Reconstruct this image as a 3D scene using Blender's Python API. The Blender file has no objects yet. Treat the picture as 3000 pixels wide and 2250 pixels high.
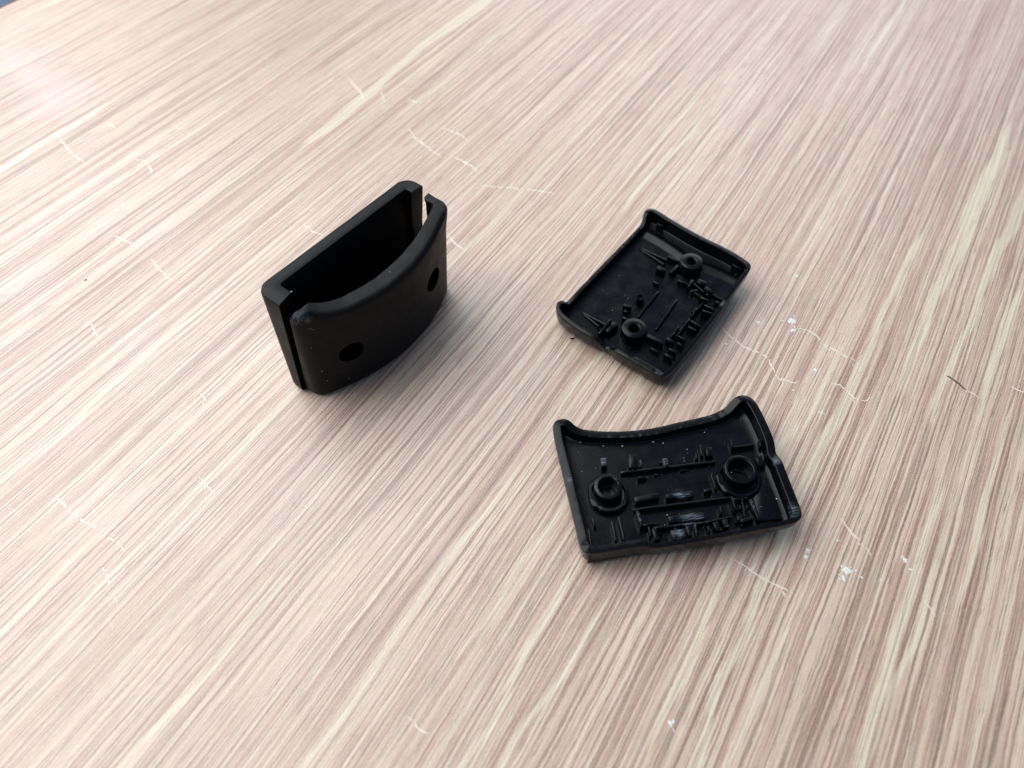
import bpy, bmesh, math, random
import numpy as np
from mathutils import Vector, Matrix, noise

# ------------------------------------------------------------------ camera, world, lamps, exposure
# All shapes are written in millimetres and scaled by MM; one Blender unit is one metre.
MM = 0.001
scene = bpy.context.scene
COL = scene.collection

cam_data = bpy.data.cameras.new("camera")
cam = bpy.data.objects.new("camera", cam_data)
COL.objects.link(cam)
cam.location = (0, 0, 140 * MM)
cam.rotation_euler = (math.radians(90 - 53.854), 0, 0)
cam_data.sensor_width = 36.0
cam_data.lens = 2100.0 / 3000.0 * 36.0
cam_data.clip_start = 0.01
cam_data.clip_end = 20.0
cam_data.dof.use_dof = True
cam_data.dof.focus_distance = 0.166
cam_data.dof.aperture_fstop = 14.0
scene.camera = cam

world = bpy.data.worlds.new("World")
scene.world = world
world.use_nodes = True
wbg = world.node_tree.nodes["Background"]
wbg.inputs[0].default_value = (0.50, 0.70, 1.0, 1)
wbg.inputs[1].default_value = 0.33

def area_lamp(name, loc, target, sx, sy, power, color):
    d = bpy.data.lights.new(name, "AREA")
    d.shape = "RECTANGLE"
    d.size, d.size_y = sx, sy
    d.energy = power
    d.color = color
    o = bpy.data.objects.new(name, d)
    COL.objects.link(o)
    o.location = loc
    v = Vector(target) - Vector(loc)
    o.rotation_euler = v.to_track_quat("-Z", "Y").to_euler()
    return o

# the two windows that light the desk: a large one to the left, a wide one further back
area_lamp("window_light", (-0.62, 0.38, 0.78), (-0.10, 0.10, 0), 1.30, 1.15, 23.0, (0.99, 0.99, 0.985))
area_lamp("back_window_light", (0.35, 1.50, 0.80), (0.02, 0.15, 0), 1.25, 0.7, 8.0, (0.972, 0.988, 1.0))

scene.view_settings.view_transform = "Standard"
scene.view_settings.look = "None"
scene.view_settings.exposure = 0.0
scene.view_settings.gamma = 1.0

# ------------------------------------------------------------------ measured layout (mm)
C_BARS = [(15.91, 21.56, 3.0, 15.32, 18.3, 3.0, 2.0),
 (9.39, 21.72, 3.2, 9.17, 19.67, 3.2, 1.3),
 (22.5, 19.21, 3.2, 22.17, 16.88, 3.2, 1.3),
 (31.01, 21.01, 3.2, 30.7, 18.13, 3.2, 0.5),
 (29.72, 19.41, 3.0, 29.39, 17.85, 3.0, 0.5),
 (32.69, 20.15, 3.0, 32.24, 17.95, 3.0, 1.5),
 (37.99, 20.99, 3.2, 37.88, 19.03, 3.2, 0.5),
 (37.88, 19.03, 3.2, 42.68, 18.77, 3.2, 0.5),
 (44.04, 19.58, 3.6, 43.67, 17.84, 3.6, 0.5),
 (42.24, 15.81, 3.4, 42.32, 13.4, 3.4, 1.8),
 (13.44, 10.77, 3.0, 18.66, 10.79, 3.0, 1.3),
 (20.15, 10.26, 3.0, 25.84, 9.95, 3.0, 1.2),
 (28.43, 10.17, 2.8, 30.09, 10.16, 2.8, 0.8),
 (12.63, 8.69, 2.7, 33.7, 7.72, 2.7, 0.5),
 (12.3, 17.88, 2.5, 33.17, 16.62, 2.5, 0.6),
 (2.42, 5.74, 3.8, 2.02, 1.76, 3.8, 0.5),
 (3.85, 8.29, 3.0, 3.94, 6.39, 3.0, 0.5),
 (7.59, 6.91, 3.2, 7.35, 2.47, 3.2, 0.5),
 (9.06, 7.13, 4.0, 8.91, 1.92, 4.0, 0.6),
 (13.17, 8.01, 3.6, 13.34, 4.51, 3.6, 0.6),
 (13.43, 4.68, 3.2, 15.81, 4.75, 3.2, 0.5),
 (15.4, 3.28, 4.2, 15.34, 0.78, 4.2, 1.0),
 (18.69, 1.49, 3.4, 21.45, 1.4, 3.4, 2.2),
 (22.1, 2.6, 4.2, 22.18, 0.34, 4.2, 0.8),
 (28.14, 2.52, 3.8, 28.14, 0.54, 3.8, 1.2),
 (26.48, 2.07, 3.6, 26.36, 0.68, 3.6, 0.5),
 (30.09, 2.72, 3.8, 30.04, 1.03, 3.8, 1.0),
 (33.14, 7.31, 4.0, 33.21, 4.06, 4.0, 0.5),
 (30.45, 6.04, 3.4, 30.19, 4.34, 3.4, 0.5),
 (37.01, 6.29, 3.4, 37.21, 1.36, 3.4, 0.7),
 (0.88, 0.42, 5.0, 13.08, 0.51, 5.0, 1.6),
 (19.23, 5.22, 2.8, 26.64, 4.71, 2.8, 1.6),
 (33.51, 2.04, 3.0, 36.29, 2.24, 3.0, 0.8),
 (31.35, 14.21, 2.6, 31.26, 10.2, 2.6, 0.6),
 (15.73, 3.88, 2.9, 26.11, 3.17, 2.9, 0.4),
 (26.37, 3.13, 2.9, 32.11, 3.35, 2.9, 0.4),
 (22.63, 0.01, 3.2, 28.19, -0.04, 3.2, 0.7),
 (28.96, 0.0, 3.4, 32.49, 0.19, 3.4, 0.5),
 (24.14, 3.16, 3.4, 23.58, 0.16, 3.4, 0.4),
 (14.78, 4.81, 3.0, 14.6, 2.28, 3.0, 0.4),
 (33.73, 7.16, 2.9, 36.93, 6.86, 2.9, 0.4),
 (35.5, 6.78, 3.0, 34.64, 2.54, 3.0, 0.4)]
C_POSTS = [(8.49, 13.94, 3.15, 2.2, 4.8, 8.47, 13.37, 4.7, 3.0), (36.96, 12.69, 3.6, 2.65, 4.8, 36.6, 11.74, 5.0, 3.0)]
C_PLATES = [[(38.12, 6.84), (42.66, 11.49), (42.76, 5.97), (42.38, 1.19), (37.72, 1.77)], [(25.12, 26.79), (36.79, 26.42), (42.78, 26.99), (43.29, 20.74), (38.87, 21.42), (34.79, 20.54), (23.38, 20.92)]]
B_BARS = [(35.35, 29.42, 1.9, 34.31, 20.67, 3.4, 0.45),
 (34.9, 29.13, 1.9, 32.78, 20.44, 3.2, 0.45),
 (7.14, 28.99, 1.9, 6.3, 21.15, 3.4, 0.45),
 (6.88, 28.55, 1.9, 5.18, 22.34, 3.0, 0.45),
 (35.7, 20.82, 3.6, 35.62, 17.64, 3.6, 0.8),
 (30.34, 21.04, 3.8, 30.41, 18.81, 3.8, 1.1),
 (34.41, 17.06, 3.4, 31.17, 17.28, 3.4, 0.9),
 (26.29, 19.52, 2.8, 26.19, 17.85, 2.8, 0.7),
 (14.42, 21.09, 3.6, 14.82, 19.04, 3.6, 0.8),
 (13.15, 20.06, 3.2, 13.13, 18.96, 3.2, 0.6),
 (10.92, 19.04, 3.4, 11.02, 17.24, 3.4, 0.7),
 (7.9, 20.69, 4.2, 2.36, 20.5, 4.2, 0.6),
 (8.14, 19.34, 3.4, 4.66, 19.85, 3.4, 1.8),
 (14.24, 16.39, 2.2, 24.65, 16.87, 2.2, 0.5),
 (13.52, 10.61, 2.2, 25.07, 11.55, 2.2, 0.5),
 (9.35, 10.86, 4.0, 9.59, 6.38, 4.0, 0.9),
 (11.58, 6.56, 3.8, 11.47, 4.45, 3.8, 0.8),
 (7.07, 4.31, 4.0, 7.03, 2.28, 4.0, 0.7),
 (13.91, 4.57, 3.8, 13.76, 2.63, 3.8, 0.5),
 (11.99, 3.75, 3.8, 11.83, 2.14, 3.8, 0.5),
 (19.75, 4.7, 4.0, 19.49, 1.76, 4.0, 0.5),
 (17.75, 4.2, 4.0, 17.72, 1.74, 4.0, 0.5),
 (26.19, 4.52, 4.0, 26.21, 1.56, 4.0, 0.5),
 (24.38, 3.99, 4.0, 24.89, 1.39, 4.0, 0.5),
 (28.15, 6.78, 3.6, 28.28, 4.61, 3.6, 0.6),
 (15.22, 6.24, 3.0, 17.15, 6.31, 3.0, 0.4),
 (16.25, 5.49, 3.0, 17.32, 5.45, 3.0, 0.4),
 (23.27, 5.88, 3.0, 24.99, 5.68, 3.0, 0.8),
 (32.17, 11.43, 3.6, 29.47, 10.9, 3.6, 0.8),
 (32.93, 10.23, 3.4, 33.13, 7.88, 3.4, 1.4),
 (31.66, 7.4, 3.8, 31.3, 5.17, 3.8, 1.2),
 (30.33, 14.52, 3.0, 30.65, 11.73, 3.0, 0.6),
 (28.95, 9.9, 2.8, 30.59, 8.74, 2.8, 0.7),
 (14.01, 5.17, 3.0, 20.91, 5.46, 3.0, 0.4),
 (21.81, 5.55, 3.0, 28.2, 5.37, 3.0, 0.4),
 (11.89, 6.3, 3.2, 14.8, 6.03, 3.2, 0.4),
 (9.21, 4.42, 3.8, 9.16, 2.38, 3.8, 0.5),
 (32.18, 11.09, 2.8, 30.8, 6.75, 2.8, 0.5),
 (31.54, 5.47, 3.0, 31.24, 1.84, 3.0, 0.4),
 (29.99, 11.55, 2.6, 29.18, 7.17, 2.6, 0.4),
 (29.28, 2.94, 3.6, 29.31, 1.25, 3.6, 0.5),
 (43.8, 29.57, 4.4, 43.7, 27.59, 4.4, 0.9),
 (42.46, 5.56, 4.4, 42.25, 2.72, 4.4, 0.9),
 (1.4, 9.43, 4.6, 1.45, 1.6, 4.6, 0.6),
 (7.23, 8.33, 3.0, 7.13, 6.04, 3.0, 0.5)]
B_POSTS = [(36.49, 14.5, 2.95, 1.15, 4.4), (8.6, 14.26, 3.1, 1.25, 4.4)]
C_OUT = [(-0.48, 2.72, 6.0), (-0.52, 1.01, 6.5), (-0.01, -0.14, 6.6), (1.37, -0.59, 6.6), (6.22, -0.62, 6.6), (10.8, -0.77, 6.6), (12.47, -0.79, 6.5), (12.98, -1.14, 5.7), (15.4, -1.32, 5.6), (24.11, -1.6, 5.8), (34.66, -1.36, 5.8), (42.6, -1.3, 5.8), (44.61, -0.92, 5.8), (45.4, 0.01, 5.8), (45.55, 1.98, 5.8), (45.77, 7.84, 5.8), (46.03, 12.86, 5.8), (46.13, 13.74, 5.5), (45.64, 14.46, 5.3), (45.81, 15.74, 5.3), (46.24, 17.12, 5.7), (46.38, 20.05, 5.8), (46.3, 25.13, 5.8), (46.03, 28.31, 5.8), (45.44, 29.91, 5.8), (43.99, 30.84, 5.8), (41.67, 30.58, 5.8), (40.46, 29.61, 5.0), (38.78, 28.65, 4.3), (35.66, 27.95, 3.9), (31.16, 27.68, 3.8), (28.18, 27.57, 3.8), (22.15, 27.02, 3.8), (16.42, 27.38, 3.8), (10.85, 28.35, 3.8), (6.71, 29.41, 4.2), (5.15, 30.31, 4.6), (4.06, 31.38, 5.4), (3.6, 32.0, 5.8), (1.79, 32.35, 5.8), (0.4, 31.93, 5.8), (-0.32, 30.77, 5.8), (-0.56, 26.46, 5.8), (-0.47, 20.0, 5.8), (-0.48, 10.9, 5.8), (-0.41, 5.15, 5.8)]
B_OUT = [(0.75, -0.03, 5.8), (-0.11, 0.26, 5.8), (-0.55, 1.12, 5.8), (-0.76, 2.47, 5.8), (-0.76, 8.12, 5.8), (-0.84, 14.2, 5.8), (-0.18, 15.09, 4.4), (-0.26, 16.48, 3.7), (-0.26, 17.74, 3.9), (-0.63, 18.49, 5.4), (-0.77, 20.9, 5.8), (-0.79, 25.55, 5.8), (0.09, 31.32, 5.8), (0.85, 32.88, 5.8), (2.45, 34.0, 5.8), (4.27, 34.21, 5.8), (4.64, 33.25, 5.8), (5.23, 32.87, 4.3), (9.98, 33.19, 4.0), (18.03, 33.16, 4.0), (26.38, 33.13, 4.0), (35.62, 33.09, 4.0), (40.75, 32.95, 4.2), (42.19, 33.46, 5.4), (44.13, 34.49, 5.8), (46.28, 33.98, 5.8), (46.85, 32.4, 5.8), (45.96, 26.85, 5.8), (45.02, 16.96, 5.8), (45.27, 8.11, 5.8), (44.44, 2.75, 5.8), (43.85, 1.06, 5.8), (42.84, 0.52, 5.8), (36.87, 0.39, 5.8), (31.7, 0.27, 5.8), (30.91, 0.39, 5.3), (28.73, 0.02, 5.3), (27.08, -0.11, 5.8), (24.09, -0.28, 5.8), (12.2, -0.5, 5.8), (5.86, -0.34, 5.8), (2.85, -0.37, 5.8)]
C_POSE = [14.474, 56.669, -0.794]
B_POSE = [36.277, 100.535, -0.792]
B_PEG = [(19.07, 19.08, 1.1, 0.7, 3.0)]
B_RIDGES = [(41.21, 30.14, 39.73, 18.23), (39.73, 12.36, 40.39, 2.94)]
SCRATCHES = [(0.35, [(53.47, 120.91), (55.3, 117.81), (57.14, 115.02), (59.47, 113.02), (62.31, 111.78), (63.82, 109.82), (64.26, 107.41), (64.4, 104.57), (64.9, 103.4)]),
 (0.25, [(65.0, 103.86), (66.91, 103.16), (68.75, 102.24)]),
 (0.3, [(73.13, 120.13), (76.05, 119.1), (77.57, 117.3), (78.49, 114.76), (80.43, 113.27), (82.6, 111.29), (84.57, 110.07), (85.55, 108.13)]),
 (0.3, [(77.06, 102.61), (79.32, 102.01), (80.56, 99.72), (81.89, 97.91), (84.21, 97.02)]),
 (0.35, [(109.3, 100.4), (111.48, 98.36)]),
 (0.25, [(120.15, 101.55), (122.55, 99.72)]),
 (0.35, [(45.61, 57.6), (47.41, 56.27), (49.29, 54.64), (51.21, 53.35), (52.87, 52.39), (54.51, 51.44), (56.18, 50.65)]),
 (0.32, [(69.97, 66.91), (70.63, 65.13), (71.67, 63.03), (72.79, 61.31), (73.91, 59.1)]),
 (0.25, [(81.55, 49.24), (82.45, 47.4), (82.83, 45.88)]),
 (0.6, [(-147.74, 203.02), (-142.97, 196.87), (-138.78, 192.08), (-133.51, 188.18)]),
 (0.45, [(-118.56, 189.73), (-115.41, 188.95), (-112.56, 185.88), (-109.81, 180.62)]),
 (0.4, [(-60.13, 159.63), (-56.92, 156.36), (-54.02, 154.74)]),
 (0.5, [(-133.54, 208.51), (-129.02, 205.54)]),
 (0.4, [(-113.4, 154.74), (-106.5, 150.93)]),
 (0.45, [(-34.2, 206.81), (-31.74, 201.36), (-27.4, 196.46), (-24.71, 192.87), (-22.68, 191.69)]),
 (0.45, [(-17.76, 190.51), (-14.76, 188.18), (-11.29, 185.12)]),
 (0.45, [(-23.02, 205.96), (-19.41, 204.27), (-16.82, 202.6), (-14.2, 199.3)]),
 (0.35, [(-10.11, 176.95), (-2.15, 175.86), (4.38, 175.14), (13.61, 172.99)]),
 (0.4, [(-18.3, 154.74), (-15.94, 151.25), (-13.23, 148.75)]),
 (0.5, [(-58.56, 236.96), (-52.46, 227.35), (-49.82, 220.88)]),
 (0.5, [(-45.28, 227.35), (-43.72, 222.71), (-44.11, 219.97)]),
 (0.5, [(-35.57, 222.71), (-32.23, 220.42)]),
 (0.4, [(-99.77, 145.13), (-97.31, 141.83), (-93.85, 138.59), (-90.41, 135.98)]),
 (0.4, [(-98.55, 71.61), (-95.74, 69.4), (-94.03, 68.35)]),
 (0.35, [(-93.9, 67.98), (-90.18, 65.84), (-87.92, 64.95)]),
 (0.35, [(-84.44, 62.34), (-82.28, 61.65), (-80.55, 59.78)]),
 (0.35, [(-84.59, 57.1), (-82.19, 54.64), (-80.93, 52.71), (-77.95, 48.32)]),
 (0.3, [(-78.87, 45.58), (-77.42, 43.93)]),
 (0.4, [(-109.84, 121.96), (-107.88, 120.91), (-105.46, 117.3)]),
 (0.3, [(-74.61, 99.49), (-72.56, 97.24)]),
 (0.3, [(-69.16, 76.9), (-66.45, 74.23), (-64.56, 72.72)]),
 (0.3, [(-18.86, 28.01), (-16.75, 25.96), (-15.02, 24.96)])]
DARK_SCRATCH = [(106.05, 104.8), (107.24, 103.4), (108.12, 102.24), (109.3, 100.4)]
FLECKS = [(72.49, 122.49, 1.3), (71.96, 119.35, 1.0), (77.46, 138.59, 0.6), (63.61, 121.96, 0.7), (74.47, 106.46, 0.7), (72.79, 93.93, 0.6), (67.58, 100.4, 0.4), (75.57, 109.34, 0.3), (69.65, 97.46, 0.35), (80.67, 109.82, 0.25), (53.98, 114.76, 0.5), (68.08, 55.29, 1.1), (67.01, 53.67, 0.8), (67.95, 61.82, 0.5), (61.13, 59.61, 0.7), (60.49, 58.26, 0.6), (80.58, 57.6, 0.8), (70.64, 53.83, 0.4), (74.39, 53.35, 0.4), (81.15, 55.46, 0.5), (28.4, 26.73, 0.8), (-11.2, 20.29, 0.3)]
SPECK = [(-115.27, 137.13)] # brown
CRUMB = (15.22, 116.29)
PINK = [(-181.68, 243.92), (-178.01, 248.46), (-158.04, 226.67), (-151.51, 218.55)]
EDGE = [(-200.69, 284.68), (-195.99, 291.21)]
STREAKS = [([14.5, 15.5, 16.0, 15.6], [96.7, 136.5, 155.9, 174.1], 2.37),
 ([25.2, 25.5, 26.6], [151.9, 168.2, 185.1], 3.1),
 ([34.3, 35.5], [146.1, 165.0], 2.35),
 ([43.0, 43.9], [154.9, 168.4], 2.51),
 ([49.0, 49.4], [114.0, 127.8], 1.32),
 ([7.1, 9.3], [107.0, 114.4], 1.22),
 ([16.1, 14.7, 16.0, 14.6], [37.8, 49.1, 58.2, 71.8], 2.25),
 ([8.6, 7.5], [50.3, 61.0], 1.29),
 ([40.4, 40.2, 40.6], [68.5, 81.5, 94.7], 1.54),
 ([48.7, 48.8], [102.9, 110.0], 1.25),
 ([21.3, 21.3], [50.7, 39.3], 0.92),
 ([43.1, 42.4], [75.6, 68.2], 0.98),
 ([40.4, 40.3], [53.1, 63.6], 1.69),
 ([-41.2, -41.3, -41.8, -41.1], [7.5, 18.9, 33.8, 48.6], 1.3),
 ([-17.4, -18.9], [19.7, 35.3], 1.74),
 ([-12.0, -10.4], [18.4, 32.4], 1.45),
 ([8.8, 8.3], [36.8, 46.8], 0.98),
 ([-28.9, -27.8], [43.4, 61.9], 1.11),
 ([-160.7, -164.0, -163.4], [149.4, 187.5, 232.6], 4.24),
 ([-60.2, -59.2], [175.5, 196.2], 2.09),
 ([-231.5, -232.8], [71.5, 95.1], 3.41),
 ([-135.7, -134.9, -136.0], [4.3, 24.0, 46.1], 1.83),
 ([-106.8, -106.3, -106.6], [-16.0, -5.9, 7.9], 1.83),
 ([-68.1, -67.0], [-16.2, 5.9], 1.5),
 ([26.4, 28.2], [189.3, 244.4], 4.13),
 ([36.3, 38.1], [195.5, 220.3], 2.7),
 ([-40.9, -40.6], [98.1, 105.9], 1.02),
 ([-28.6, -28.2], [99.4, 105.1], 1.48)]

# ------------------------------------------------------------------ helpers
rng = np.random.default_rng(7)
random.seed(7)

def finish(bm, name, mat, parent=None, sharp=35.0, recalc=True):
    """link a bmesh (in mm) as one mesh object"""
    if recalc:
        bmesh.ops.recalc_face_normals(bm, faces=bm.faces[:])
    bmesh.ops.scale(bm, vec=(MM, MM, MM), verts=bm.verts[:])
    me = bpy.data.meshes.new(name)
    bm.to_mesh(me)
    bm.free()
    for p in me.polygons:
        p.use_smooth = True
    me.set_sharp_from_angle(angle=math.radians(sharp))
    if mat:
        me.materials.append(mat)
    o = bpy.data.objects.new(name, me)
    COL.objects.link(o)
    if parent:
        o.parent = parent
    return o

def thing(name, label, cat, loc, group=None):
    o = bpy.data.objects.new(name, None)
    o.empty_display_size = 0.01
    COL.objects.link(o)
    o.location = loc
    o["label"] = label
    o["category"] = cat
    if group:
        o["group"] = group
    return o

def n1(x, y, z=0.0):
    return noise.noise(Vector((x, y, z)))

def chaikin(P, it=2):
    P = np.array(P, float)
    for _ in range(it):
        Q = np.roll(P, -1, 0)
        P = np.stack([0.75 * P + 0.25 * Q, 0.25 * P + 0.75 * Q], 1).reshape(-1, P.shape[1])
    return P

def resample(P, n):
    Q = np.vstack([P, P[:1]])
    s = np.r_[0, np.cumsum(np.linalg.norm(np.diff(Q[:, :2], axis=0), axis=1))]
    t = np.linspace(0, s[-1], n, endpoint=False)
    return np.stack([np.interp(t, s, Q[:, k]) for k in range(Q.shape[1])], 1)

def inset(P, d):
    """offset a closed counter-clockwise outline inwards by d, staying d away from it"""
    if d <= 1e-6:
        return P.copy()
    T = np.roll(P, -1, 0) - np.roll(P, 1, 0)
    T /= np.linalg.norm(T, axis=1)[:, None]
    Nn = np.stack([-T[:, 1], T[:, 0]], 1)
    Q = P + Nn * d
    A = P
    Bv = np.roll(P, -1, 0) - P
    L2 = (Bv ** 2).sum(1)
    for _ in range(14):
        w = Q[:, None, :] - A[None]
        t = np.clip((w * Bv[None]).sum(2) / L2[None], 0, 1)
        near = A[None] + t[..., None] * Bv[None]
        dv = Q[:, None, :] - near
        dd = np.sqrt((dv ** 2).sum(2))
        j = dd.argmin(1)
        r = np.arange(len(Q))
        dm = dd[r, j]
        push = np.clip(d - dm, 0, None)
        dirv = dv[r, j] / np.maximum(dm, 1e-6)[:, None]
        Q = Q + dirv * push[:, None] * 0.9
        Q = 0.8 * Q + 0.1 * np.roll(Q, 1, 0) + 0.1 * np.roll(Q, -1, 0)
    return Q

def bridge(bm, loops, closed=True):
    n = len(loops[0])
    for a, b in zip(loops, loops[1:]):
        for i in range(n if closed else n - 1):
            j = (i + 1) % n
            bm.faces.new((a[i], a[j], b[j], b[i]))

def bar_bm(x0, y0, z0, x1, y1, z1, th, base, bev=0.11, jag=0.0):
    """an upright rib from (x0,y0) to (x1,y1), tops at z0 / z1, standing on base, edges rounded"""
    bm = bmesh.new()
    d = Vector((x1 - x0, y1 - y0))
    L = max(d.length, 0.3)
    d.normalize()
    n = Vector((-d.y, d.x)) * th * 0.5
    seg = max(1, int(L / 1.2)) if jag else 1
    top, bot = [[], []], [[], []]
    for k in range(seg + 1):
        f = k / seg
        c = Vector((x0, y0)) + d * (L * f)
        z = z0 + (z1 - z0) * f + (random.uniform(-jag, jag) if jag else 0)
        for sd, sg in ((0, 1), (1, -1)):
            q = c + n * sg * (1 - (random.uniform(0, .25) if jag else 0))
            top[sd].append(bm.verts.new((q.x, q.y, z)))
            q2 = c + n * sg * 1.08
            bot[sd].append(bm.verts.new((q2.x, q2.y, base)))
    for k in range(seg):
        bm.faces.new((top[0][k], top[0][k + 1], top[1][k + 1], top[1][k]))
        bm.faces.new((bot[0][k], bot[0][k + 1], bot[1][k + 1], bot[1][k]))
        for sd in (0, 1):
            bm.faces.new((top[sd][k], top[sd][k + 1], bot[sd][k + 1], bot[sd][k]))
    for k in (0, seg):
        bm.faces.new((top[0][k], top[1][k], bot[1][k], bot[0][k]))
    bmesh.ops.recalc_face_normals(bm, faces=bm.faces[:])
    bev = min(bev, th * 0.22)
    tops = [e for e in bm.edges if all(v.co.z > base + 0.05 for v in e.verts) and e.calc_face_angle(0) > 0.5]
    bmesh.ops.bevel(bm, geom=tops, offset=bev, segments=2, affect="EDGES", profile=0.5)
    return bm

def lathe_bm(cx, cy, prof, n=40, wob=0.0, close_first=True, close_last=True):
    bm = bmesh.new()
    loops = []
    for r, z in prof:
        loops.append([bm.verts.new((cx + r * (1 + wob * n1(i * .7, z * 3)) * math.cos(2 * math.pi * i / n),
                                    cy + r * (1 + wob * n1(i * .7, z * 3)) * math.sin(2 * math.pi * i / n), z)) for i in range(n)])
    bridge(bm, loops)
    if close_first:
        bm.faces.new(loops[0])
    if close_last:
        bm.faces.new(loops[-1])
    return bm

def plate_bm(pts, z0, z1, bev=0.1):
    bm = bmesh.new()
    b = [bm.verts.new((x, y, z0)) for x, y in pts]
    t = [bm.verts.new((x, y, z1)) for x, y in pts]
    bm.faces.new(b)
    f = bm.faces.new(t)
    for i in range(len(pts)):
        j = (i + 1) % len(pts)
        bm.faces.new((b[i], b[j], t[j], t[i]))
    bmesh.ops.recalc_face_normals(bm, faces=bm.faces[:])
    bmesh.ops.bevel(bm, geom=list(f.edges), offset=bev, segments=2, affect="EDGES", profile=0.5)
    return bm

# ------------------------------------------------------------------ materials
class NT:
    def __init__(s, name):
        s.m = bpy.data.materials.new(name)
        s.m.use_nodes = True
        s.t = s.m.node_tree
        s.b = s.t.nodes["Principled BSDF"]
    def node(s, kind, **kw):
        n = s.t.nodes.new(kind)
        for k, v in kw.items():
            setattr(n, k, v)
        return n
    def put(s, sock, v):
        if isinstance(v, bpy.types.NodeSocket):
            s.t.links.new(v, sock)
        elif v is not None:
            sock.default_value = v
    def math(s, op, a, b=None, c=None, clamp=False):
        n = s.node("ShaderNodeMath", operation=op, use_clamp=clamp)
        for i, v in enumerate((a, b, c)):
            s.put(n.inputs[i], v)
        return n.outputs[0]
    def mapr(s, v, a, b, c=0.0, d=1.0, smooth=True):
        n = s.node("ShaderNodeMapRange", interpolation_type="SMOOTHSTEP" if smooth else "LINEAR")
        s.put(n.inputs[0], v)
        for i, x in enumerate((a, b, c, d)):
            s.put(n.inputs[1 + i], x)
        return n.outputs[0]
    def mix(s, f, a, b, blend="MIX"):
        n = s.node("ShaderNodeMix", data_type="RGBA", blend_type=blend)
        s.put(n.inputs[0], f)
        s.put(n.inputs[6], a)
        s.put(n.inputs[7], b)
        return n.outputs[2]
    def noise(s, vec, scale, detail=2.0, rough=0.5, dist=0.0):
        n = s.node("ShaderNodeTexNoise")
        s.put(n.inputs["Vector"], vec)
        n.inputs["Scale"].default_value = scale
        n.inputs["Detail"].default_value = detail
        n.inputs["Roughness"].default_value = rough
        n.inputs["Distortion"].default_value = dist
        return n.outputs["Fac"]
    def mapping(s, vec, scale=(1, 1, 1), rot=(0, 0, 0), loc=(0, 0, 0)):
        n = s.node("ShaderNodeMapping")
        s.put(n.inputs[0], vec)
        n.inputs["Location"].default_value = loc
        n.inputs["Rotation"].default_value = rot
        n.inputs["Scale"].default_value = scale
        return n.outputs[0]
    def bump(s, h, strength, dist, normal=None):
        n = s.node("ShaderNodeBump")
        s.put(n.inputs["Height"], h)
        n.inputs["Strength"].default_value = strength
        n.inputs["Distance"].default_value = dist
        if normal:
            s.put(n.inputs["Normal"], normal)
        return n.outputs[0]
    def obj_mm(s):
        tc = s.node("ShaderNodeTexCoord")
        n = s.node("ShaderNodeVectorMath", operation="SCALE")
        s.put(n.inputs[0], tc.outputs["Object"])
        n.inputs[3].default_value = 1000.0
        return n.outputs[0]

def black_plastic(name, rough, spots, grain=0.35, spec=0.17, base=(0.0014, 0.0016, 0.0026)):
    """moulded black plastic with grey-blue spots for scuffs and painted highlights (x, y, z, radius, strength) in the thing's own mm frame"""
    k = NT(name)
    P = k.obj_mm()
    streak = k.noise(k.mapping(P, (0.35, 2.6, 0.5), (0, 0, 0.12)), 1.6, 3, 0.6)
    fine = k.noise(P, 9.0, 3, 0.6)
    soft = k.noise(P, 0.35, 3, 0.5)
    total = None
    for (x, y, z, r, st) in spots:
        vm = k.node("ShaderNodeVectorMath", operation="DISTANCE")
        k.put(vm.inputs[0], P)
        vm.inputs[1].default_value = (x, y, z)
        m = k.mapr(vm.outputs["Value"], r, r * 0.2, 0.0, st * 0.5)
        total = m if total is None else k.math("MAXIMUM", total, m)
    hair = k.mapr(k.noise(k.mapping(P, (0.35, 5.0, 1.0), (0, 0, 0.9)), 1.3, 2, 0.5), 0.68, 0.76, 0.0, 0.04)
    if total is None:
        wear_highlight = hair
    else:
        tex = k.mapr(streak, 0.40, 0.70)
        wear_highlight = k.math("MAXIMUM", k.math("MULTIPLY", total, tex), hair)
    col = k.mix(wear_highlight, (*base, 1), (0.26, 0.31, 0.37, 1))
    k.put(k.b.inputs["Base Color"], col)
    r1 = k.mapr(soft, 0.3, 0.7, rough - 0.05, rough + 0.06, False)
    k.put(k.b.inputs["Roughness"], k.math("ADD", r1, k.math("MULTIPLY", wear_highlight, 0.25), clamp=True))
    k.b.inputs["Specular IOR Level"].default_value = spec
    h = k.math("ADD", k.math("MULTIPLY", fine, 0.6), streak)
    k.put(k.b.inputs["Normal"], k.bump(h, grain, 0.00006))
    return k.m

def plain(name, col, rough=0.6, var=0.15, scale=3.0, spec=0.5):
    k = NT(name)
    f = k.noise(k.obj_mm(), scale, 3, 0.6)
    k.put(k.b.inputs["Base Color"], k.mix(f, tuple(c * (1 - var) for c in col) + (1,), tuple(min(1, c * (1 + var)) for c in col) + (1,)))
    k.b.inputs["Roughness"].default_value = rough
    k.b.inputs["Specular IOR Level"].default_value = spec
    return k.m

GRAIN = math.radians(32.1)          # the grain runs this far to the right of straight ahead

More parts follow.
